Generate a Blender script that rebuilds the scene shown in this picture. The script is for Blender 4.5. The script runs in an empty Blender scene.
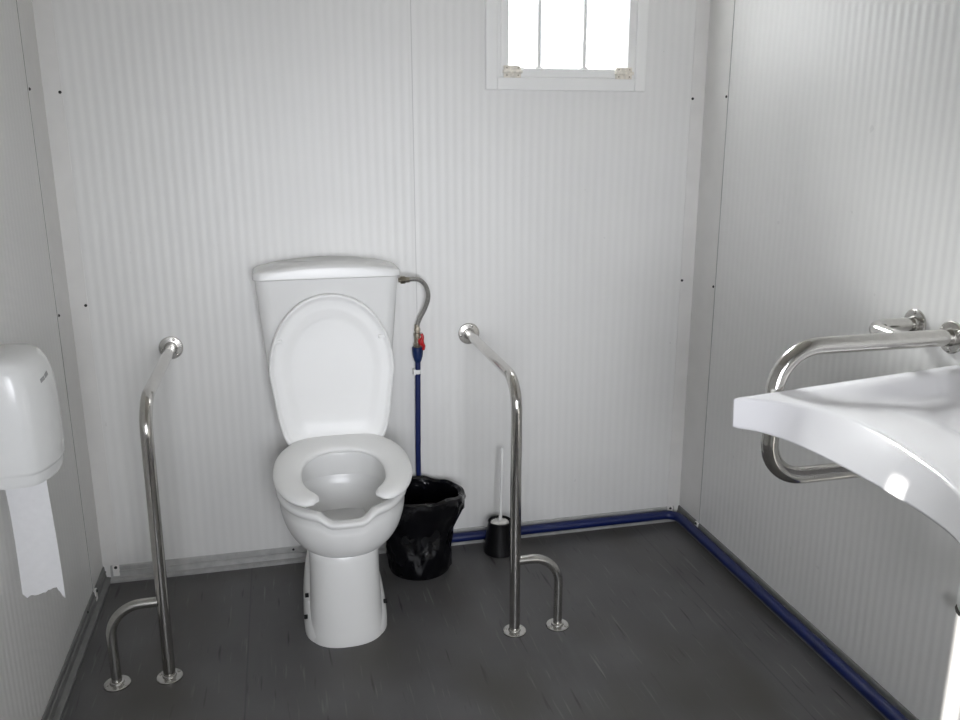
import bpy, bmesh, math, random
from math import sin, cos, pi, radians, sqrt
from mathutils import Vector, Matrix
random.seed(7)
C = bpy.context.scene.collection
W, YF, HC = 2.2, -3.3, 2.45          # room width, front wall y, ceiling height

# ------------------------------------------------------------------ materials
def mat(name, col, rough=.5, metal=0.0, noise=0.03, scale=12.0, coat=0.0, bump=0.0, spec=.5, trans=0.0):
    m = bpy.data.materials.new(name); m.use_nodes = True
    n, l = m.node_tree.nodes, m.node_tree.links
    b = n['Principled BSDF']
    b.inputs['Roughness'].default_value = rough
    b.inputs['Metallic'].default_value = metal
    b.inputs['Coat Weight'].default_value = coat
    b.inputs['Specular IOR Level'].default_value = spec
    b.inputs['Transmission Weight'].default_value = trans
    tc = n.new('ShaderNodeTexCoord'); nz = n.new('ShaderNodeTexNoise')
    nz.inputs['Scale'].default_value = scale; nz.inputs['Detail'].default_value = 4
    l.new(tc.outputs['Object'], nz.inputs['Vector'])
    r = n.new('ShaderNodeValToRGB')
    r.color_ramp.elements[0].position = .3; r.color_ramp.elements[1].position = .7
    r.color_ramp.elements[0].color = [max(0, c*(1-noise)) for c in col] + [1]
    r.color_ramp.elements[1].color = [min(1, c*(1+noise)) for c in col] + [1]
    l.new(nz.outputs['Fac'], r.inputs['Fac']); l.new(r.outputs['Color'], b.inputs['Base Color'])
    if bump:
        bp = n.new('ShaderNodeBump'); bp.inputs['Strength'].default_value = bump; bp.inputs['Distance'].default_value = .01
        l.new(nz.outputs['Fac'], bp.inputs['Height']); l.new(bp.outputs['Normal'], b.inputs['Normal'])
    return m

def wall_mat(name, axis, col, seam=None, flat=None):
    """micro-ribbed sheet metal: vertical ribs along the wall (axis 0 = x, 1 = y)"""
    m = mat(name, col, .42, noise=.025, scale=2.5)
    n, l = m.node_tree.nodes, m.node_tree.links
    b = n['Principled BSDF']
    tc = next(x for x in n if x.type == 'TEX_COORD')
    sp = n.new('ShaderNodeSeparateXYZ'); l.new(tc.outputs['Object'], sp.inputs[0])
    def mth(op, a, bb=None):
        k = n.new('ShaderNodeMath'); k.operation = op
        for i, x in enumerate((a, bb)):
            if x is None: continue
            if isinstance(x, (int, float)): k.inputs[i].default_value = x
            else: l.new(x, k.inputs[i])
        return k.outputs[0]
    u = sp.outputs[axis]
    s = mth('SINE', mth('MULTIPLY', u, 2*pi/.030))
    h = mth('MULTIPLY', mth('ADD', s, 1.0), .5)
    bp = n.new('ShaderNodeBump'); bp.inputs['Strength'].default_value = 1.0; bp.inputs['Distance'].default_value = (.0005 if axis == 0 else .0007)
    l.new(h, bp.inputs['Height']); l.new(bp.outputs['Normal'], b.inputs['Normal'])
    # faint darkening in the grooves and a few scuffs
    src = b.inputs['Base Color'].links[0].from_socket
    k = mth('ADD', mth('MULTIPLY', h, .03), .97)
    if seam is not None:
        d = mth('ABSOLUTE', mth('SUBTRACT', u, seam))
        dark = mth('SUBTRACT', 1.0, mth('MULTIPLY', mth('LESS_THAN', d, .0016), .22))
        d2 = mth('ABSOLUTE', mth('SUBTRACT', u, seam-.005))
        lite = mth('ADD', 1.0, mth('MULTIPLY', mth('LESS_THAN', d2, .0035), .035))
        k = mth('MULTIPLY', mth('MULTIPLY', k, dark), lite)
    nz = n.new('ShaderNodeTexNoise'); nz.inputs['Scale'].default_value = 22; nz.inputs['Detail'].default_value = 3
    l.new(tc.outputs['Object'], nz.inputs['Vector'])
    spot = mth('GREATER_THAN', nz.outputs['Fac'], .76)
    k = mth('MULTIPLY', k, mth('SUBTRACT', 1.0, mth('MULTIPLY', spot, .10)))
    mx = n.new('ShaderNodeMix'); mx.data_type = 'RGBA'; mx.blend_type = 'MULTIPLY'; mx.inputs[0].default_value = 1
    cb = n.new('ShaderNodeCombineColor')
    for i in range(3): l.new(k, cb.inputs[i])
    l.new(src, mx.inputs[6]); l.new(cb.outputs[0], mx.inputs[7]); l.new(mx.outputs[2], b.inputs['Base Color'])
    return m

def floor_mat():
    m = mat('grey_vinyl', (.100, .098, .099), .42, noise=.16, scale=3.0, spec=.4)
    n, l = m.node_tree.nodes, m.node_tree.links
    b = n['Principled BSDF']
    tc = next(x for x in n if x.type == 'TEX_COORD')
    src = b.inputs['Base Color'].links[0].from_socket
    def streak(sx, sy, lo, hi, col, src, rot=0):
        mp = n.new('ShaderNodeMapping'); mp.inputs['Scale'].default_value = (sx, sy, 1); mp.inputs['Rotation'].default_value[2] = rot
        mp.inputs['Location'].default_value = (random.random()*9, random.random()*9, 0)
        l.new(tc.outputs['Object'], mp.inputs['Vector'])
        nz = n.new('ShaderNodeTexNoise'); nz.inputs['Scale'].default_value = 1; nz.inputs['Detail'].default_value = 1.5
        l.new(mp.outputs[0], nz.inputs['Vector'])
        r = n.new('ShaderNodeMapRange'); r.inputs['From Min'].default_value = lo; r.inputs['From Max'].default_value = hi
        l.new(nz.outputs['Fac'], r.inputs['Value'])
        mx = n.new('ShaderNodeMix'); mx.data_type = 'RGBA'
        l.new(r.outputs[0], mx.inputs[0]); l.new(src, mx.inputs[6]); mx.inputs[7].default_value = col
        return mx.outputs[2]
    c = streak(34, 3.0, .50, .85, (.105, .105, .105, 1), src)
    c = streak(85, 6.0, .64, .76, (.16, .16, .155, 1), c)
    c = streak(60, 5.0, .66, .76, (.038, .036, .036, 1), c, .12)
    c = streak(3.5, 2.0, .45, .75, (.070, .066, .058, 1), c)
    # sheet joints running down the room, at the left of the toilet
    sp = n.new('ShaderNodeSeparateXYZ'); l.new(tc.outputs['Object'], sp.inputs[0])
    for sx in (.505, 1.99):
        k = n.new('ShaderNodeMath'); k.operation = 'SUBTRACT'; l.new(sp.outputs[0], k.inputs[0]); k.inputs[1].default_value = sx
        a = n.new('ShaderNodeMath'); a.operation = 'ABSOLUTE'; l.new(k.outputs[0], a.inputs[0])
        g = n.new('ShaderNodeMapRange'); g.inputs['From Min'].default_value = .004; g.inputs['From Max'].default_value = .0005
        l.new(a.outputs[0], g.inputs['Value'])
        q = n.new('ShaderNodeMath'); q.operation = 'MULTIPLY'; l.new(g.outputs[0], q.inputs[0]); q.inputs[1].default_value = .35
        mx = n.new('ShaderNodeMix'); mx.data_type = 'RGBA'
        l.new(q.outputs[0], mx.inputs[0]); l.new(c, mx.inputs[6]); mx.inputs[7].default_value = (.02, .02, .02, 1); c = mx.outputs[2]
    l.new(c, b.inputs['Base Color'])
    return m

WALLC = (.745, .742, .728)
M = dict(
    wall_x=wall_mat('ribbed_white_panel_back', 0, WALLC, seam=1.133),
    wall_y=wall_mat('ribbed_white_panel_side', 1, WALLC),
    plain=mat('white_sheet', (.70, .705, .70), .45),
    trim=mat('white_corner_sheet', (.715, .706, .688), .40),
    seam=mat('grey_joint', (.36, .36, .35), .6),
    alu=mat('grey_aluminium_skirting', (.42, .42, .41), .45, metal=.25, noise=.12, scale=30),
    alu_shaded=mat('shaded_aluminium_skirting', (.20, .20, .195), .5, metal=.2, noise=.12, scale=30),  # same aluminium; shade of the side walls put into a darker colour
    clip=mat('white_clip', (.80, .79, .77), .5),
    ceil=mat('white_ceiling', (.62, .60, .55), .6),
    floor=floor_mat(),
    ceramic=mat('white_ceramic', (.80, .80, .79), .26, noise=.01, scale=4, spec=.4),
    basin=mat('basin_ceramic', (.73, .725, .745), .14, noise=.01, scale=4),
    seat=mat('seat_plastic', (.90, .90, .89), .36, noise=.01, scale=5, spec=.4),
    steel=mat('polished_steel', (.60, .585, .56), .14, metal=1, noise=.05, scale=60),
    steel2=mat('satin_steel', (.55, .54, .515), .26, metal=1, noise=.08, scale=90),
    screw=mat('dark_screw', (.03, .03, .03), .4, metal=.6),
    hole=mat('dark_hole', (.008, .008, .008), .9),
    black=mat('black_plastic', (.004, .004, .005), .35, noise=.2),
    bag=mat('black_bag_film', (.002, .002, .003), .13, noise=.3, scale=22, bump=.45, spec=.42),
    blue=mat('blue_pipe', (.002, .010, .085), .40, noise=.12, scale=18),
    bluepe=mat('blue_tape', (.002, .017, .085), .45, noise=.2, scale=60, bump=.25),
    red=mat('red_lever', (.45, .012, .015), .40, noise=.1),
    brass=mat('nickel_brass', (.42, .38, .31), .28, metal=1, noise=.1, scale=60),
    braid=mat('braided_steel', (.40, .39, .37), .42, metal=.85, noise=.35, scale=420),
    pvc=mat('white_pvc', (.80, .80, .785), .35, noise=.01),
    hinge=mat('beige_hinge', (.72, .68, .60), .5, noise=.15, scale=80),
    paper=mat('white_paper', (.80, .80, .815), .9, noise=.02, scale=60, bump=.15),
    abs=mat('dispenser_plastic', (.80, .805, .80), .22, noise=.01),
    logo=mat('grey_mark', (.30, .30, .30), .5),
    white=mat('white_bristle', (.78, .77, .74), .7, noise=.08, scale=200),
    dark=mat('grey_bar', (.50, .50, .52), .5),
    sun_mask=mat('sun_mask_sheet', (.62, .63, .63), .45),
)
# frosted pane: thin diffuse transmitting sheet
def pane_mat():
    m = bpy.data.materials.new('frosted_pane'); m.use_nodes = True
    n, l = m.node_tree.nodes, m.node_tree.links
    n.remove(n['Principled BSDF'])
    t = n.new('ShaderNodeBsdfTranslucent'); t.inputs[0].default_value = (.95, .96, .97, 1)
    p = n.new('ShaderNodeBsdfTransparent'); p.inputs[0].default_value = (.93, .95, .96, 1)
    nz = n.new('ShaderNodeTexNoise'); nz.inputs['Scale'].default_value = 40
    mr = n.new('ShaderNodeMapRange'); mr.inputs['To Min'].default_value = .35; mr.inputs['To Max'].default_value = .55
    l.new(nz.outputs['Fac'], mr.inputs['Value'])
    x = n.new('ShaderNodeMixShader'); l.new(mr.outputs[0], x.inputs[0]); l.new(t.outputs[0], x.inputs[1]); l.new(p.outputs[0], x.inputs[2])
    l.new(x.outputs[0], n['Material Output'].inputs[0])
    return m
M['pane'] = pane_mat()

# ------------------------------------------------------------------ mesh helpers
def obj(name, bm, m, parent=None, smooth=40, loc=None, bevel=0, subsurf=0):
    me = bpy.data.meshes.new(name)
    bmesh.ops.recalc_face_normals(bm, faces=bm.faces[:])
    bm.to_mesh(me); bm.free()
    me.materials.append(m)
    if smooth:
        me.shade_smooth(); me.set_sharp_from_angle(angle=radians(smooth))
    o = bpy.data.objects.new(name, me); C.objects.link(o)
    if loc: o.location = loc
    if parent: o.parent = parent
    if bevel:
        b = o.modifiers.new('edge', 'BEVEL'); b.width = bevel; b.segments = 3; b.limit_method = 'ANGLE'; b.angle_limit = radians(35)
    if subsurf:
        s = o.modifiers.new('smooth', 'SUBSURF'); s.levels = subsurf; s.render_levels = subsurf
    return o
def thing(name, label, cat, loc=(0, 0, 0), rotz=0, group=None):
    o = bpy.data.objects.new(name, None); C.objects.link(o)
    o.location = loc; o.rotation_euler = (0, 0, rotz); o['label'] = label; o['category'] = cat
    o.empty_display_size = .05
    if group: o['group'] = group
    return o
def tag(o, label, cat, group=None):
    o['label'] = label; o['category'] = cat
    if group: o['group'] = group
    return o
def struct(name, bm, m, parent=None, **k):
    o = obj(name, bm, m, parent, **k)
    if not parent: o['kind'] = 'structure'
    return o
def B(): return bmesh.new()
def box(bm, x0, x1, y0, y1, z0, z1):
    v = [bm.verts.new((x, y, z)) for z in (z0, z1) for y in (y0, y1) for x in (x0, x1)]
    for f in ((0, 1, 3, 2), (4, 6, 7, 5), (0, 4, 5, 1), (2, 3, 7, 6), (0, 2, 6, 4), (1, 5, 7, 3)):
        bm.faces.new([v[i] for i in f])
    return bm
def loft(bm, rings, closed=True, cap0=True, cap1=True):
    R = [[bm.verts.new(p) for p in r] for r in rings]
    for a, b in zip(R, R[1:]):
        n = len(a)
        for i in range(n if closed else n-1):
            j = (i+1) % n
            bm.faces.new((a[i], a[j], b[j], b[i]))
    if cap0: bm.faces.new(R[0])
    if cap1: bm.faces.new(R[-1])
    return R
def fillet(pts, rad, seg=10):
    """round the inner corners of a polyline"""
    pts = [Vector(p) for p in pts]; out = [pts[0]]
    if not isinstance(rad, (list, tuple)): rad = [rad]*len(pts)
    for i in range(1, len(pts)-1):
        a, p, b = pts[i-1], pts[i], pts[i+1]
        u, w = (a-p).normalized(), (b-p).normalized()
        ang = u.angle(w); r = rad[i]
        if ang > pi-.02 or r <= 0: out.append(p); continue
        t = r/math.tan(ang/2)
        cen = p+(u+w).normalized()*(r/sin(ang/2))
        s, e = p+u*t, p+w*t
        ds, de = s-cen, e-cen; tot = ds.angle(de)
        ax = ds.cross(de).normalized()
        for k in range(seg+1): out.append(cen+Matrix.Rotation(tot*k/seg, 3, ax) @ ds)
    out.append(pts[-1]); return out
def catmull(pts, n=8):
    P = [Vector(p) for p in pts]; P = [P[0]*2-P[1]]+P+[P[-1]*2-P[-2]]; out = []
    for i in range(1, len(P)-2):
        for k in range(n):
            t = k/n; a, b, c, d = P[i-1:i+3]
            out.append(.5*((2*b)+(c-a)*t+(2*a-5*b+4*c-d)*t*t+(3*b-a-3*c+d)*t**3))
    return out+[P[-2]]
def tube(bm, path, r, n=16):
    path = [Vector(p) for p in path]
    rs = r if isinstance(r, (list, tuple)) else [r]*len(path)
    t = (path[1]-path[0]).normalized()
    nrm = t.orthogonal().normalized(); rings = []
    for i, p in enumerate(path):
        t2 = ((path[min(i+1, len(path)-1)]-p).normalized()+(p-path[max(i-1, 0)]).normalized()).normalized()
        q = t.rotation_difference(t2); nrm = (q @ nrm).normalized(); t = t2
        b = t.cross(nrm)
        rings.append([p+(nrm*cos(2*pi*k/n)+b*sin(2*pi*k/n))*rs[i] for k in range(n)])
    loft(bm, rings); return bm
def lathe(bm, prof, n=32, c=(0, 0, 0), axis='z', cap0=True, cap1=True):
    rings = []
    for r, h in prof:
        ring = []
        for k in range(n):
            a, b = r*cos(2*pi*k/n), r*sin(2*pi*k/n)
            p = {'z': (a, b, h), 'y': (a, h, b), 'x': (h, a, b)}[axis]
            ring.append((p[0]+c[0], p[1]+c[1], p[2]+c[2]))
        rings.append(ring)
    loft(bm, rings, True, cap0, cap1); return bm
def rrect(hx, y0, y1, r, z, n=5, cx=0):
    out = []
    for (sx, yy, a0) in ((1, y1, 0), (-1, y1, 90), (-1, y0, 180), (1, y0, 270)):
        px = cx+sx*(hx-r); py = yy-r if yy == y1 else yy+r
        for k in range(n+1):
            a = radians(a0+90*k/n); out.append((px+r*cos(a), py+r*sin(a), z))
    return out
def sst(a, b, x):
    t = max(0, min(1, (x-a)/(b-a))); return t*t*(3-2*t)
def dup(root, loc, rotz, label):
    r = root.copy(); C.objects.link(r); r.location = loc; r.rotation_euler = (0, 0, rotz); r['label'] = label
    for ch in list(root.children):
        c = ch.copy(); C.objects.link(c); c.parent = r
        for g in ch.children:
            d = g.copy(); C.objects.link(d); d.parent = c
    return r

# ------------------------------------------------------------------ setting
T = .06
struct('floor', box(B(), -T, W+T, YF-T, T, -.05, 0), M['floor'], smooth=0)
struct('ceiling', box(B(), -T, W+T, YF-T, T, HC, HC+.05), M['ceil'], smooth=0)
WX0, WX1, WZ0, WZ1 = 1.424, 1.931, 1.70, 2.26        # window opening
bm = B()
box(bm, 0, WX0, 0, T, 0, HC); box(bm, WX1, W, 0, T, 0, HC); box(bm, WX0, WX1, 0, T, 0, WZ0); box(bm, WX0, WX1, 0, T, WZ1, HC)
struct('wall_back', bm, M['wall_x'], smooth=0)
struct('wall_right', box(B(), W, W+T, YF, T, 0, HC), M['wall_y'], smooth=0)
LD0, LD1, LDH = -3.22, -2.665, 2.020                    # doorway in the left wall, behind the view
bm = B()
box(bm, -T, 0, LD1, T, 0, HC); box(bm, -T, 0, YF, LD0, 0, HC); box(bm, -T, 0, LD0, LD1, LDH, HC)
struct('wall_left', bm, M['wall_y'], smooth=0)
# unseen leaf added outside the doorway to narrow the sun to a slit
SLIT = .097
struct('sun_mask_1', box(B(), -T-.045, -T-.005, LD0-.07, LD1-SLIT, .01, LDH+.05), M['sun_mask'], smooth=0)
FD0, FD1, FDB, FDH = .35, 1.45, .72, 1.76              # unseen front-wall opening, height shaped to light the back wall's middle
bm = B()
box(bm, 0, FD0, YF-T, YF, 0, HC); box(bm, FD1, W, YF-T, YF, 0, HC); box(bm, FD0, FD1, YF-T, YF, FDH, HC); box(bm, FD0, FD1, YF-T, YF, 0, FDB)
struct('wall_front', bm, M['plain'], smooth=0)

# skirting: an L-shaped aluminium section with a raised face and a small ledge
def skirt_prof(d):  # (distance from wall, height)
    return [(0, 0), (.026, 0), (.026, .009), (.022, .012), (.010, .014), (.008, .030), (.010, .032), (.010, .036), (.007, .038), (.006, .052), (.003, .056), (0, .056)]
def skirt(name, axis, a, b, sgn=1, off=0.0):
    bm = B(); P = skirt_prof(0)
    f = {'x': lambda t, d, z: (t, -d, z), 'l': lambda t, d, z: (d, t, z), 'r': lambda t, d, z: (W-d, t, z)}[axis]
    loft(bm, [[f(t, d, z) for d, z in P] for t in (a, b)])
    return struct(name, bm, M['alu' if axis == 'x' else 'alu_shaded'], smooth=30)
sb = skirt('baseboard_back', 'x', .026, W-.026)
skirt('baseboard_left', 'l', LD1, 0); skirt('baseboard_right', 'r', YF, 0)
for x, z in ((.20, .046), (.655, .046)):
    obj('screw', lathe(B(), [(.0045, 0), (.0045, -.002), (.002, -.004)], 10, (x, -.0055, z), 'y'), M['screw'], sb)
sl = bpy.data.objects['baseboard_left']
obj('screw', lathe(B(), [(.0045, 0), (.0045, .002), (.002, .004)], 10, (.0055, -.29, .046), 'x'), M['screw'], sl)

# folded corner sheets with their screws
def corner(name, side):
    x0, s = (0, 1) if side == 'l' else (W, -1)
    bm = B(); t = .0022; wb = .055; ws = .168
    P = [(0, 0), (s*wb, 0), (s*wb, -t), (s*t, -t), (s*t, -ws), (0, -ws)]
    loft(bm, [[(x0+a, b, z) for a, b in P] for z in (.058, HC)])
    o = struct(name, bm, M['trim'], smooth=20)
    for z in (.985, 1.645, 2.3):
        obj('screw', lathe(B(), [(.0048, 0), (.0048, -.002), (.002, -.0042)], 10, (x0+s*.049, -t, z), 'y'), M['screw'], o)
        obj('screw', lathe(B(), [(.0048, 0), (.0048, s*.002), (.002, s*.0042)], 10, (x0+s*t, -.160, z), 'x'), M['screw'], o)
    obj('corner_clip', box(B(), *sorted((x0+s*.034, x0+s*.056)), -.0105, -.0022, .018, .058), M['clip'], o, bevel=.002)
    obj('corner_clip', box(B(), *sorted((x0+s*.0022, x0+s*.0105)), -.176, -.154, .018, .058), M['clip'], o, bevel=.002)
    obj('screw', lathe(B(), [(.0055, 0), (.0055, -.002), (.002, -.004)], 10, (x0+s*.045, -.0105, .052), 'y'), M['screw'], o)
    obj('screw', lathe(B(), [(.0055, 0), (.0055, s*.002), (.002, s*.004)], 10, (x0+s*.0105, -.165, .052), 'x'), M['screw'], o)
    return o
corner('trim_1', 'l'); corner('trim_2', 'r')
# thin joint strip where the side sheets start
struct('trim_3', box(B(), W-.0016, W, -.1705, -.1685, .058, HC), M['seam'], smooth=0)
struct('trim_4', box(B(), 0, .0016, -.1705, -.1685, .058, HC), M['seam'], smooth=0)

# ------------------------------------------------------------------ window
bm = B()
def framebox(bm, x0, x1, z0, z1, w, y0, y1):
    box(bm, x0, x0+w, y0, y1, z0, z1); box(bm, x1-w, x1, y0, y1, z0, z1)
    box(bm, x0+w, x1-w, y0, y1, z0, z0+w); box(bm, x0+w, x1-w, y0, y1, z1-w, z1)
framebox(bm, 1.382, 1.962, 1.667, 2.30, .041, -.012, -.0002)
win = struct('window_1', bm, M['pvc'], bevel=.003)
bm = B(); framebox(bm, WX0, WX1, WZ0, WZ1, .012, -.006, .055); obj('window_frame', bm, M['pvc'], win, bevel=.002)
bm = B(); framebox(bm, WX0+.009, WX1-.009, WZ0+.009, WZ1-.009, .031, -.009, .024); obj('sash', bm, M['pvc'], win, bevel=.004)
bm = B(); box(bm, WX0+.036, WX1-.036, .008, .012, WZ0+.036, WZ1-.036); obj('pane', bm, M['pane'], win, smooth=0)
for x in (1.572, 1.735):
    obj('bar', box(B(), x-.0075, x+.0075, -.003, .0075, WZ0+.039, WZ1-.039), M['pvc'], win, bevel=.002)
    obj('bar_foot', box(B(), x-.013, x+.013, -.005, .0075, WZ0+.034, WZ0+.046), M['pvc'], win, bevel=.002)
for x in (1.474, 1.878):
    bm = B(); box(bm, x-.030, x+.030, -.016, -.008, 1.707, 1.746)
    tube(bm, [(x-.034, -.017, 1.726), (x+.034, -.017, 1.726)], .006, 10)
    h = obj('hinge', bm, M['hinge'], win, bevel=.0015)
    for dx, dz in ((-.02, -.012), (.02, -.012), (-.02, .012), (.02, .012)):
        obj('screw', lathe(B(), [(.003, 0), (.003, -.0015)], 8, (x+dx, -.016, 1.7265+dz), 'y'), M['brass'], h)

# ------------------------------------------------------------------ toilet
XC = .818
toilet = thing('toilet', 'white ceramic toilet with raised lid and open-front seat against the back wall', 'toilet', (XC, 0, 0))
CY = -.400
def rimR(th, k=1.0, da=0.0):
    """th = 0 at the front; returns x, y of the egg-shaped rim"""
    a, bf, bb = .203-da, .232-da, .215-da
    c, s = cos(th), sin(th)
    e = 2.25
    def sg(v, p): return math.copysign(abs(v)**p, v)
    x = a*sg(s, 2/e); y = -(bf if c > 0 else bb)*sg(c, 2/e)
    return x*k, CY+y*k
def rimz(x, y, th):
    z = .450+(y+.62)*.100
    if cos(th) > 0: z -= .027*(1-sst(.046, .094, abs(x)))
    return z
NT = 96
ZB0 = .288
prof = [(.958*sqrt(1-.62*(1-q/10)**2), 0, .80*(q/10)**1.15) for q in range(10)]
prof += [(.958, 0, .82), (.975, 0, .86), (1.0, 0, .90), (1.003, 0, .94), (.995, 0, .98), (.97, 0, 1.0),
    (.90, 0, 1.0), (.868, 0, .985), (.856, 0, .93), (.846, 0, .78), (.840, 0, .62), (.846, 0, .60), (.875, 0, .605), (.905, 0, .61), (.905, 0, .56), (.86, 0, .44), (.76, 0, .20), (.64, 0, -.08), (.52, 0, -.34), (.40, 0, -.58), (.27, 0, -.82), (.1, 0, -1.1)]
rings = []
for s, ins, f in prof:
    r = []
    for i in range(NT):
        th = 2*pi*i/NT
        x1, y1 = rimR(th); zr = rimz(x1, y1, th)
        x, y = rimR(th, s)
        # the underside tucks in toward the stem, whose axis is a little forward
        if f < .85 and s < .97 and len(rings) < 10: y -= .11*(1-s)
        r.append((x, y, ZB0+f*(zr-ZB0)))
    rings.append(r)
bm = B(); loft(bm, rings, True, True, True)
bowl = obj('bowl', bm, M['ceramic'], toilet, smooth=60)
# pedestal: D-shaped column, slightly flared at the floor, with side feet at the back
PX = -.010
def dshape(hw, yf, yb, z, n=24, e=2.4):
    r = []
    ym = yf+hw*1.02
    for i in range(n+1):
        a = pi*i/n
        c, s = cos(a), sin(a)
        r.append((math.copysign(abs(c)**(2/e), c)*hw, ym-abs(s)**(2/e)*(ym-yf), z))
    r += [(-hw*(1-.30*t), ym+(yb-ym)*t, z) for t in (.2, .45, .7, .9)]+[(-hw*.62, yb, z), (0, yb, z), (hw*.62, yb, z)]+[(hw*(1-.30*t), ym+(yb-ym)*t, z) for t in (.9, .7, .45, .2)]
    return [(x+PX*(1-z/.9), y, zz) for x, y, zz in r]
bm = B()
loft(bm, [dshape(hw, yf, yb, z) for hw, yf, yb, z in (
    (.120, -.607, -.14, 0), (.120, -.608, -.14, .008), (.116, -.604, -.14, .03), (.112, -.598, -.14, .08), (.109, -.592, -.14, .15), (.107, -.586, -.14, .22), (.1075, -.582, -.15, .265), (.110, -.578, -.17, .290), (.10, -.56, -.19, .31))])
# side feet
def foot(hw, yf, yb, z):
    r = []
    n = 22
    for i in range(n+1):
        a = pi*i/n; c, s = cos(a), sin(a)
        r.append((math.copysign(abs(c)**.7, c)*hw, yf+.13-abs(s)**.8*.13, z))
    r += [(-hw*.99, yf+.19, z), (-hw*.94, yf+.25, z), (-hw*.6, yb, z), (hw*.6, yb, z), (hw*.94, yf+.25, z), (hw*.99, yf+.19, z)]
    return [(x+PX, y, zz) for x, y, zz in r]
loft(bm, [foot(hw, yf, -.16, z) for hw, yf, z in ((.130, -.592, 0), (.131, -.590, .02), (.131, -.575, .045), (.129, -.552, .075), (.126, -.528, .10), (.120, -.500, .13), (.111, -.46, .150), (.09, -.42, .157))])
ped = obj('pedestal', bm, M['ceramic'], toilet, smooth=50)
for sx, y, z, hw in ((-1, -.475, .118, .1225), (-1, -.500, .058, .1295), (1, -.505, .082, .1285)):
    obj('fixing_hole', lathe(B(), [(.0068, -sx*.010), (.0068, sx*.0010), (.005, sx*.0013)], 14, (PX+sx*hw, y, z), 'x'), M['hole'], ped)
# cistern and its neck
bm = B()
loft(bm, [rrect(hx, y0, -.004, r, z) for hx, y0, r, z in (
    (.17, -.10, .03, .730), (.195, -.128, .04, .734), (.206, -.140, .045, .748), (.209, -.145, .045, .78), (.222, -.155, .045, .93), (.231, -.162, .045, 1.05), (.232, -.163, .045, 1.07))])
tank = obj('tank', bm, M['ceramic'], toilet, smooth=50)
bm = B()
loft(bm, [rrect(hx, y0, -.02, .04, z) for hx, y0, z in ((.15, -.20, .40), (.15, -.20, .455), (.12, -.15, .50), (.11, -.12, .73))])
obj('tank_neck', bm, M['ceramic'], toilet, smooth=50)
bm = B()
def densify(r):  # extra points on the long front/back edges so that the crown is round
    out = []
    for i, p in enumerate(r):
        q = r[(i+1) % len(r)]; out.append(p)
        if abs(p[0]-q[0]) > .2:
            for k in range(1, 12): t = k/12; out.append(tuple(p[j]+(q[j]-p[j])*t for j in range(3)))
    return out
def recrown(r, cr): return [(x, y, z+cr*(1-(x/.24)**2)) for x, y, z in r]
rg = []
for ins, z, cr in ((.004, 1.068, 0), (0, 1.071, 0), (0, 1.085, .018), (.002, 1.0885, .021), (.007, 1.0905, .023), (.014, 1.092, .025), (.06, 1.095, .027)):
    base = rrect(.238-ins, -.176+ins, -.003-ins*.3, .032-min(ins, .02), z, 8)
    rg.append(recrown(densify(base), cr))
loft(bm, rg)
tl = obj('tank_lid', bm, M['ceramic'], toilet, smooth=50)
# horseshoe seat
bm = B(); rings = []
NS = 72; th0 = radians(30)
def seatz(y): return .461+(y+.62)*.115
for i in range(NS+1):
    t = i/NS; th = th0+(2*pi-2*th0)*t
    xo, yo = rimR(th, 1.05); xo = xo*1.01+.006
    # inner edge: oval hole
    xi, yi = .128*math.copysign(abs(sin(th))**.85, sin(th))+.006, -.432-.150*math.copysign(abs(cos(th))**.9, cos(th))
    back = max(0, -cos(th))
    yo += .018*back
    e = min(t, 1-t)*NS
    cap = sqrt(max(0, 1-(1-min(1, e/4.0))**2)) if e < 4 else 1
    cap = max(cap, .12)
    mx, my = (xo+xi)/2, (yo+yi)/2
    hx, hy = (xo-xi)/2*(.35+.65*cap), (yo-yi)/2*(.35+.65*cap)
    r = []
    for k in range(20):
        a = 2*pi*k/20
        w = math.copysign(abs(cos(a))**.75, cos(a)); h = math.copysign(abs(sin(a))**.75, sin(a))
        px, py = mx+hx*w, my+hy*w
        zc = seatz(py)+.013+.004*(1-w*w)+.006*back
        r.append((px, py, zc+.0135*h*(.3+.7*cap)))
    rings.append(r)
loft(bm, rings)
obj('seat', bm, M['seat'], toilet, smooth=60)
# raised lid
LZ0, LH = .500, .520
def lidout(n=80):
    out = []
    for i in range(n):
        a = 2*pi*i/n
        c, s = cos(a), sin(a)
        # top half: ellipse; bottom half: tapering flanks with rounded corners
        if c >= 0: out.append((.207*math.copysign(abs(s)**.95, s), .262+.258*c**.97))
        else:
            e = 9.0
            x = math.copysign(abs(s)**(2/e), s); w = -abs(c)**(2/e)
            hw = .207-.043*abs(w)**1.35
            out.append((hw*x, .262+.262*w))
    return out
LO = lidout(); lc = (0, .27)
def lidr(k, d, sh=0):
    r = []
    for x, w in LO:
        xx = x*k*.985; ww = lc[1]+(w-lc[1])*k+sh
        y = -.193+.030*(ww/LH)-d
        r.append((xx, y, LZ0+ww))
    return r
bm = B()
loft(bm, [lidr(.5, -.001), lidr(.96, 0), lidr(.99, .003), lidr(1, .008), lidr(1, .015), lidr(.993, .019), lidr(.975, .0205), lidr(.955, .018), lidr(.94, .013), lidr(.90, .0105), lidr(.82, .0105), lidr(.76, .0085), lidr(.70, .0045), lidr(.64, .0028), lidr(.4, .0025), lidr(.1, .0025)])
lid = obj('seat_lid', bm, M['seat'], toilet, smooth=50)
for x, w in ((-.170, .372), (.168, .372)):
    y = -.193+.030*(w/LH)-.011
    bm = B(); box(bm, x-.014, x+.014, y-.006, y+.004, LZ0+w-.007, LZ0+w+.007)
    obj('bumper', bm, M['seat'], lid, bevel=.005)
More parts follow.
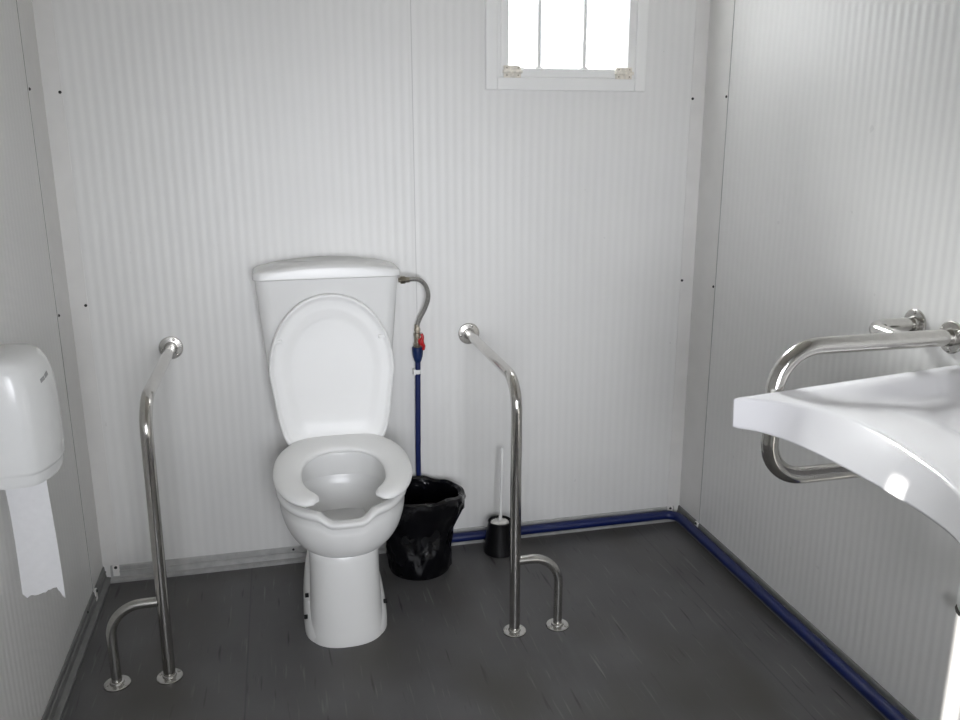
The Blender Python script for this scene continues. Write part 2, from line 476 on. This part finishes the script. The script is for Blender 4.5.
for x in (-.075, .075):
    bm = B(); tube(bm, [(x-.025, -.195, .494), (x+.025, -.195, .494)], .012, 14); box(bm, x-.016, x+.016, -.215, -.185, .468, .494)
    obj('hinge', bm, M['seat'], toilet, bevel=.003)

# ------------------------------------------------------------------ grab bars from wall to floor
def flange(parent, c, axis, s, r=.040, n_screw=3, rot=0):
    """thin round plate with a domed collar; axis = direction away from the surface"""
    f = obj('flange', lathe(B(), [(r, 0), (r, s*.004), (r*.95, s*.006), (r*.54, s*.0065), (r*.50, s*.011), (r*.44, s*.0125)], 32, c, axis), M['steel2'], parent, smooth=35)
    for k in range(n_screw):
        a = rot+2*pi*k/n_screw; u, w = r*.78*cos(a), r*.78*sin(a)
        d = {'z': (u, w, s*.006), 'y': (u, s*.006, w), 'x': (s*.006, u, w)}[axis]
        obj('screw', lathe(B(), [(.0055, 0), (.0055, s*.001), (.003, s*.003)], 12, tuple(c[i]+d[i] for i in range(3)), axis), M['steel2'], f)
    return f
RB = .0168
def floor_bar(label, x, y, zt, side):
    """side: -1 the foot brace goes to -x, +1 to +x"""
    t = thing('grab_bar', label, 'grab bar', (x, y, 0), 0, 'floor-to-wall grab bars beside the toilet')
    dx = .008*(-side if side < 0 else 0)
    path = fillet([(dx, -y-.004, zt), (dx, 0, zt), (0, 0, .004)], .095, 14)
    obj('pole', tube(B(), path, RB, 20), M['steel'], t, smooth=50)
    zb = .245
    path = fillet([(side*.010, 0, zb), (side*.142, 0, zb), (side*.142, 0, .004)], .090, 12)
    obj('foot_brace', tube(B(), path, .0140, 18), M['steel2'], t, smooth=50)
    flange(t, (0, 0, 0), 'z', 1, .037, 3, .6); flange(t, (side*.142, 0, 0), 'z', 1, .037, 3, 1.4)
    flange(t, (dx, -y, zt), 'y', -1, .039, 3, 1.2)
    return t
floor_bar('polished steel grab bar between the toilet and the wall with the paper dispenser', .289, -.637, .829, -1)
floor_bar('polished steel grab bar standing in front of the toilet brush, near the black bin', 1.321, -.643, .823, 1)

# U-shaped rail on the side wall, behind the basin
YR, ZT, ZB, XO = -1.290, 1.050, .738, 1.742
rail = thing('wall_grab_rail', 'U-shaped polished steel grab rail fixed to the wall beside the wash basin', 'grab rail', (W, YR, 0))
path = fillet([(-.004, 0, ZT), (XO-W, 0, ZT), (XO-W, 0, ZB), (-.004, 0, ZB)], [0, .105, .090, 0], 14)
obj('rail', tube(B(), path, .0203, 20), M['steel'], rail, smooth=50)
path = fillet([(-.138, 0, ZT+.002), (-.138, .122, ZT+.006), (-.004, .122, ZT+.006)], .055, 12)
obj('side_brace', tube(B(), path, .0180, 18), M['steel'], rail, smooth=50)
flange(rail, (0, 0, ZT), 'x', -1, .039, 3, .5); flange(rail, (0, 0, ZB), 'x', -1, .039, 3, .5)
flange(rail, (0, .122, ZT+.006), 'x', -1, .038, 3, pi/2)

# ------------------------------------------------------------------ wash basin with a concave front
basin = thing('wash_basin', 'wide white ceramic wash basin with concave front, fixed to the side wall', 'basin', (W, -1.6575, 0))
YB = 1.6575; HWB = .3425
def fx(y, tab):
    for (a, xa), (b, xb) in zip(tab, tab[1:]):
        if b <= y <= a: return xa+(xb-xa)*(y-a)/(b-a)
    return tab[0][1] if y > tab[0][0] else tab[-1][1]
def spline_tab(tab, n=40):
    P = catmull([(a, b, 0) for a, b in tab], 10); return [(p.x, p.y) for p in P]
TOPT = spline_tab([(-1.315, 1.622), (-1.345, 1.672), (-1.38, 1.720), (-1.43, 1.757), (-1.50, 1.780), (-1.60, 1.781), (-1.70, 1.765), (-1.80, 1.738), (-1.88, 1.706), (-1.95, 1.664), (-2.0, 1.622)])
BOTT = spline_tab([(-1.315, 1.624), (-1.35, 1.660), (-1.40, 1.687), (-1.46, 1.702), (-1.55, 1.712), (-1.65, 1.716), (-1.74, 1.714), (-1.82, 1.708), (-1.90, 1.690), (-1.96, 1.655), (-2.0, 1.622)])
NU, NV = 64, 44
def rim_h(u): return .951+.040*u**1.0            # u = 0 front … 1 wall
bm = B(); top = []
ys = [-YB-HWB+2*HWB*i/NU for i in range(NU+1)]
for y in ys:
    row = []
    xf = fx(y, TOPT)
    for j in range(NV+1):
        u = j/NV; x = xf+(W-.002-xf)*u
        z = rim_h(u)
        # hollow: distance to the outline
        dside = HWB-abs(y+YB); dfront = (x-xf)*.8; dback = W-x
        k = sst(.10, .28, dside)*sst(.10, .32, dfront)*sst(.07, .22, dback)
        z -= .085*k + .040*sst(.022, .095, dside)*sst(.0, .26, dfront)*sst(.05, .10, dback)
        row.append(bm.verts.new((x-W, y+YB, z)))
    top.append(row)
bot = []
for y in ys:
    row = []
    xf = fx(y, BOTT)
    for j in range(NV+1):
        u = j/NV; x = xf+(W-.002-xf)*u
        dside = HWB-abs(y+YB); dfront = (x-xf); dback = W-x
        k = sst(.02, .20, dside)*sst(.03, .20, dfront)*sst(.0, .1, dback+.02)
        z = .880-.10*k
        row.append(bm.verts.new((x-W, y+YB, z)))
    bot.append(row)
for g in (top, bot):
    for i in range(NU):
        for j in range(NV): bm.faces.new((g[i][j], g[i+1][j], g[i+1][j+1], g[i][j+1]))
def bound(g):
    return [g[i][0] for i in range(NU+1)]+[g[NU][j] for j in range(1, NV+1)]+[g[i][NV] for i in range(NU-1, -1, -1)]+[g[0][j] for j in range(NV-1, 0, -1)]
a, b = bound(top), bound(bot)
for i in range(len(a)):
    j = (i+1) % len(a); bm.faces.new((a[i], a[j], b[j], b[i]))
obj('bowl', bm, M['basin'], basin, smooth=50, bevel=.012)
# waste outlet: chrome ring in the hollow, trap below and pipe to the wall
bm = B(); lathe(bm, [(.030, .836), (.032, .8385), (.028, .841), (.020, .8375), (.006, .8365)], 24, (-.22, 0, 0)); obj('drain', bm, M['steel'], basin)
bm = B(); tube(bm, fillet([(-.22, 0, .79), (-.22, 0, .56), (-.13, 0, .56), (-.13, 0, .66), (-.003, 0, .66)], .042, 8), .017, 14)
obj('trap', bm, M['pvc'], basin, smooth=50)

# shut-off valve low on the side wall under the basin
val = thing('angle_valve', 'small metal angle valve low on the wall under the basin', 'valve', (W, -1.478, .447))
bm = B(); lathe(bm, [(.024, 0), (.024, -.003), (.014, -.010), (.009, -.011), (.009, -.022), (.013, -.023), (.013, -.033), (.008, -.034)], 20, (0, 0, 0), 'x'); obj('valve_body', bm, M['steel'], val)
bm = B(); lathe(bm, [(.015, -.034), (.017, -.036), (.017, -.046), (.014, -.049)], 8, (0, 0, 0), 'x'); obj('knob', bm, M['steel2'], val)

# ------------------------------------------------------------------ blue water pipe
XP = 1.123
pipe = thing('water_pipe', 'blue water pipe climbing beside the tank and running along the foot of the walls', 'pipe', (XP, -.022, 0))
rp = .0178; zp = .034; yp = -.0285
def loc(p): return (p[0]-XP, p[1]+.022, p[2])
run = fillet([(XP+.001, yp, .12), (XP+.001, yp, zp), (W-.029, yp, zp), (W-.029, YF+.01, zp)], [0, .05, .055, 0], 12)
obj('floor_pipe', tube(B(), [loc(p) for p in run], rp, 16), M['blue'], pipe, smooth=50)
obj('riser', tube(B(), [loc(p) for p in ((XP, -.022, .10), (XP, -.022, .4), (XP+.006, -.022, .745))], .0098, 16), M['blue'], pipe, smooth=50)
obj('sleeve', lathe(B(), [(.0100, .733), (.0135, .740), (.0180, .757), (.0200, .777), (.0198, .788), (.015, .789)], 18, (.006, 0, 0)), M['bluepe'], pipe, smooth=50)
bm = B(); lathe(bm, [(.0118, .690), (.0125, .692), (.0125, .704), (.0118, .706)], 16, (.005, 0, 0)); box(bm, -.012, -.004, -.014, .012, .688, .708)
obj('pipe_clip', bm, M['pvc'], pipe, bevel=.001)
bm = B(); lathe(bm, [(.012, .785), (.012, .792), (.0150, .794), (.0150, .802), (.0115, .804), (.0115, .826), (.0130, .828), (.0130, .840), (.009, .841), (.009, .846)], 12, (.006, 0, 0))
lathe(bm, [(.007, -.004), (.007, -.018), (.009, -.018), (.009, -.022)], 12, (.008, 0, .815), 'y')
vb = obj('stop_valve', bm, M['brass'], pipe, smooth=30)
bm = B(); pts = catmull([(.016, -.026, .842), (.020, -.028, .833), (.018, -.028, .824), (.014, -.027, .815), (.018, -.029, .806), (.024, -.029, .797), (.022, -.027, .784)], 5)
tube(bm, pts, [.005+.006*math.exp(-((i-len(pts)/2)/6)**2) for i in range(len(pts))], 10)
obj('lever', bm, M['red'], vb, smooth=60)

hose = thing('flexible_hose', 'braided steel flexible hose curving from the toilet tank to the blue pipe', 'hose', (XP+.006, -.022, .846))
def hl(p): return (p[0]-XP-.006, p[1]+.022, p[2]-.846)
hp = catmull([(1.090, -.085, 1.042), (1.108, -.082, 1.043), (1.134, -.076, 1.037), (1.156, -.065, 1.012), (1.165, -.055, .975), (1.157, -.040, .935), (1.139, -.028, .895), (1.130, -.022, .866), (1.129, -.022, .848)], 8)
obj('hose', tube(B(), [hl(p) for p in hp], .0078, 14), M['braid'], hose, smooth=60)
bm = B(); o = hl((1.058, -.085, 1.042))
lathe(bm, [(.009, 0), (.009, .006), (.0145, .007), (.0145, .022), (.012, .024), (.0105, .025), (.0105, .038)], 6, o, 'x'); obj('nut', bm, M['brass'], hose, smooth=0, bevel=.001)
bm = B(); o = hl((1.129, -.022, .8462)); lathe(bm, [(.0115, 0), (.0115, .010), (.0095, .012), (.0095, .024)], 6, o); obj('nut', bm, M['brass'], hose, smooth=0, bevel=.001)

# ------------------------------------------------------------------ bin with bag
bx, by = 1.098, -.165
bin_ = thing('waste_bin', 'black waste bin lined with a crumpled black bag, beside the toilet', 'bin', (bx, by, 0))
lathe_p = [(.095, .001), (.103, .004), (.110, .21), (.106, .21), (.099, .012), (.02, .010)]
obj('bin_body', lathe(B(), lathe_p, 32), M['black'], bin_, smooth=40)
bm = B(); NB = 120
bp = [(.108, .008), (.114, .03), (.117, .08), (.118, .12), (.124, .16), (.143, .205), (.162, .245), (.170, .272), (.166, .292), (.154, .298), (.143, .290), (.134, .25), (.122, .18), (.112, .09), (.102, .03), (.05, .022)]
rings = []
rnd = random.Random(5)
ph = [rnd.uniform(0, 6.28) for _ in range(30)]
def tri(t): return 2*abs(2*(t/(2*pi)-math.floor(t/(2*pi)+.5)))-1
bp2 = []
for (r0, z0), (r1, z1) in zip(bp, bp[1:]):
    for q in range(3): bp2.append((r0+(r1-r0)*q/3, z0+(z1-z0)*q/3, len(bp2)))
bp2.append((*bp[-1], 99))
for r, z, k in bp2:
    ring = []
    out = k < 24
    for i in range(NB):
        a = 2*pi*i/NB
        amp = (.0 if k == 0 else .006 if k < 22 else .004)
        w = tri(4*a+ph[0]+z*34)*.6+tri(7*a+ph[1]-z*52)*.5+tri(13*a+ph[2]+z*61)*.35+sin(21*a+ph[3]-z*40)*.2
        rr = r+amp*w*(.6 if not out else 1)
        dz = (.008*sin(2*a+ph[4])+.004*sin(5*a+ph[5])+.0025*sin(11*a+ph[6])) if 18 <= k <= 33 else 0
        y = sin(a)*rr*(.80 if z > .19 else .80+.20*(1-sst(.08, .19, z)))
        if y > .128: y = .128+.02*(y-.128)
        ring.append((cos(a)*rr, y, z+dz))
    rings.append(ring)
loft(bm, rings)
obj('bag', bm, M['bag'], bin_, smooth=28)

# ------------------------------------------------------------------ toilet brush and its holder
hx, hy = 1.412, -.110
holder = obj('brush_holder', lathe(B(), [(.057, 0), (.060, .003), (.060, .012), (.045, .118), (.0455, .124), (.043, .127), (.040, .122), (.046, .02), (.01, .012)], 32), M['black'], smooth=40, loc=(hx, hy, 0))
tag(holder, 'black conical pot on the floor by the back wall, holding the toilet brush', 'brush holder')
br = thing('toilet_brush', 'white toilet brush standing in a black pot behind the steel bar', 'brush', (hx, hy, .016))
bm = B(); rings = []
for z, r in ((.0, .012), (.01, .027), (.04, .033), (.085, .034), (.106, .030), (.112, .012)):
    rings.append([((r+(.004*(-1)**k if .012 < r else 0))*cos(2*pi*k/40), (r+(.004*(-1)**k if .012 < r else 0))*sin(2*pi*k/40), z) for k in range(40)])
loft(bm, rings); obj('bristles', bm, M['white'], br, smooth=0)
obj('handle', tube(B(), [(0, 0, .105), (.004, .002, .14), (.010, .012, .30), (.012, .016, .385), (.012, .016, .392)], [.007, .0058, .0058, .007, .003], 12), M['pvc'], br, smooth=60)

# ------------------------------------------------------------------ paper dispenser on the left wall
dis = thing('paper_dispenser', 'white plastic toilet paper dispenser fixed to the wall', 'dispenser', (0, -.822, .735))
def dring(z, ky, kx, dy=0):
    P = [(0, -.145), (.045, -.145), (.080, -.142), (.098, -.134), (.110, -.118), (.122, -.085), (.130, -.04), (.132, 0), (.130, .04), (.122, .085), (.110, .118), (.098, .134), (.080, .142), (.045, .145), (0, .145)]
    return [(x*kx, y*ky*.84+dy, z*1.07) for x, y in P]
bm = B()
DP = ((0, .955, .93), (.004, .965, .95), (.010, .972, .962), (.024, .975, .968), (.0265, .978, .972), (.028, .988, .99), (.034, .995, .998), (.07, 1, 1), (.14, 1, .995), (.19, .995, .975), (.22, .98, .945), (.245, .945, .89), (.262, .89, .80), (.272, .80, .66), (.276, .62, .42))
loft(bm, [dring(z, ky, kx) for z, ky, kx in DP])
obj('cover', bm, M['abs'], dis, smooth=50)
def cover_x(y, z):
    for (z0, a0, b0), (z1, a1, b1) in zip(DP, DP[1:]):
        if z0*1.07 <= z <= z1*1.07:
            t = (z/1.07-z0)/(z1-z0); ky, kx = a0+(a1-a0)*t, b0+(b1-b0)*t
    P = dring(z, ky, kx)
    for p, q in zip(P, P[1:]):
        if p[1] <= y <= q[1] and q[1] > p[1]: return p[0]+(q[0]-p[0])*(y-p[1])/(q[1]-p[1])
# small grey emblem on the cover: a slanted lozenge with a gap
def emblem():
    bm = B(); y0, z0 = -.028, .236
    for (s0, s1) in ((-.016, -.002), (.001, .016)):
        v = []
        for q, w in ((s0, -.004), (s1, -.004), (s1, .005), (s0, .005)):
            y, z = y0+q*1.5, z0+q*.25+w
            v.append((cover_x(y, z)+.0006, y, z))
        loft(bm, [v, [(x-.003, y, z) for x, y, z in v]])
    return bm
obj('emblem', emblem(), M['logo'], dis, smooth=0)
# strip of paper hanging out, torn at the bottom (roll mounted flat against the wall, so the strip stands off it)
bm = B(); n = 24; rows = []
tear = [0, -.004, -.010, -.006, -.003, -.002, -.004, -.003, -.002, .000, .002, .004, .003, .007, .012, .010, .014, .017, .016, .020, .012, .008, .001, -.004, -.008]
for k in range(21):
    t = k/20; row = []
    for i in range(n+1):
        u = i/n
        x = .020+.090*u+.003*t*sin(3*u)+.004*t
        zt = .79; zb = .452-.018*u+tear[i]
        z = zt+(zb-zt)*t
        y = -.905+.010*sin(t*2.4)+.004*sin(u*4+t*5)*t
        row.append(bm.verts.new((x, y, z)))
    rows.append(row)
for a, b in zip(rows, rows[1:]):
    for i in range(n): bm.faces.new((a[i], a[i+1], b[i+1], b[i]))
p = obj('toilet_paper', bm, M['paper'], smooth=80)
tag(p, 'strip of white toilet paper with torn end hanging from the dispenser', 'toilet paper')

# ------------------------------------------------------------------ light
w = bpy.data.worlds.new('sky'); bpy.context.scene.world = w; w.use_nodes = True
bgn = w.node_tree.nodes['Background']; bgn.inputs[0].default_value = (.93, .97, 1.0, 1); bgn.inputs[1].default_value = .55
def area(name, loc, target, sx, sy, power, col=(1, 1, 1), spread=180):
    L = bpy.data.lights.new(name, 'AREA'); L.shape = 'RECTANGLE'; L.size = sx; L.size_y = sy; L.energy = power; L.color = col; L.spread = radians(spread)
    o = bpy.data.objects.new(name, L); C.objects.link(o); o.location = loc
    o.rotation_euler = (Vector(target)-Vector(loc)).to_track_quat('-Z', 'Y').to_euler()
    return o
area('window_daylight', (1.68, .32, 2.10), (1.68, -1.2, 1.35), .75, .75, 16, (1, 1, 1))
area('front_opening_daylight', (.66, YF-2.1, 1.40), (1.1, 0, 1.0), 1.9, 2.0, 212, (.925, .945, 1.0))  # lamp for unseen daylight behind the view, entering by the shaped front opening
area('basin_fill', (1.60, .36, 2.22), (1.93, -1.66, .93), .42, .42, 16, (1, .985, .96), 34)  # narrow lamp added outside the window to brighten the basin top
sun = bpy.data.lights.new('sun', 'SUN'); sun.energy = 12; sun.angle = radians(.5); sun.color = (1, .97, .92)
so = bpy.data.objects.new('sun', sun); C.objects.link(so)
so.rotation_euler = Vector((1, .56, -.62)).to_track_quat('-Z', 'Y').to_euler()

# ------------------------------------------------------------------ camera
cam = bpy.data.cameras.new('camera'); co = bpy.data.objects.new('camera', cam); C.objects.link(co)
yaw, pit, rol, F = 0.232729, 0.254056, -0.001721, 844.657
cam.sensor_width = 36; cam.sensor_fit = 'HORIZONTAL'; cam.lens = F/960*36; cam.clip_start = .02
fw = Vector((sin(yaw)*cos(pit), cos(yaw)*cos(pit), -sin(pit)))
rt = Vector((cos(yaw), -sin(yaw), 0)); up = rt.cross(fw)
r2 = cos(rol)*rt+sin(rol)*up; u2 = -sin(rol)*rt+cos(rol)*up
mx = Matrix((r2, u2, -fw)).transposed().to_4x4(); mx.translation = (0.670716, -2.920336, 1.5)
co.matrix_world = mx
sc = bpy.context.scene; sc.camera = co
sc.view_settings.view_transform = 'Standard'; sc.view_settings.look = 'None'; sc.view_settings.exposure = 0
sc.cycles.use_denoising = True
sc.cycles.max_bounces = 12; sc.cycles.diffuse_bounces = 6; sc.cycles.transparent_max_bounces = 12
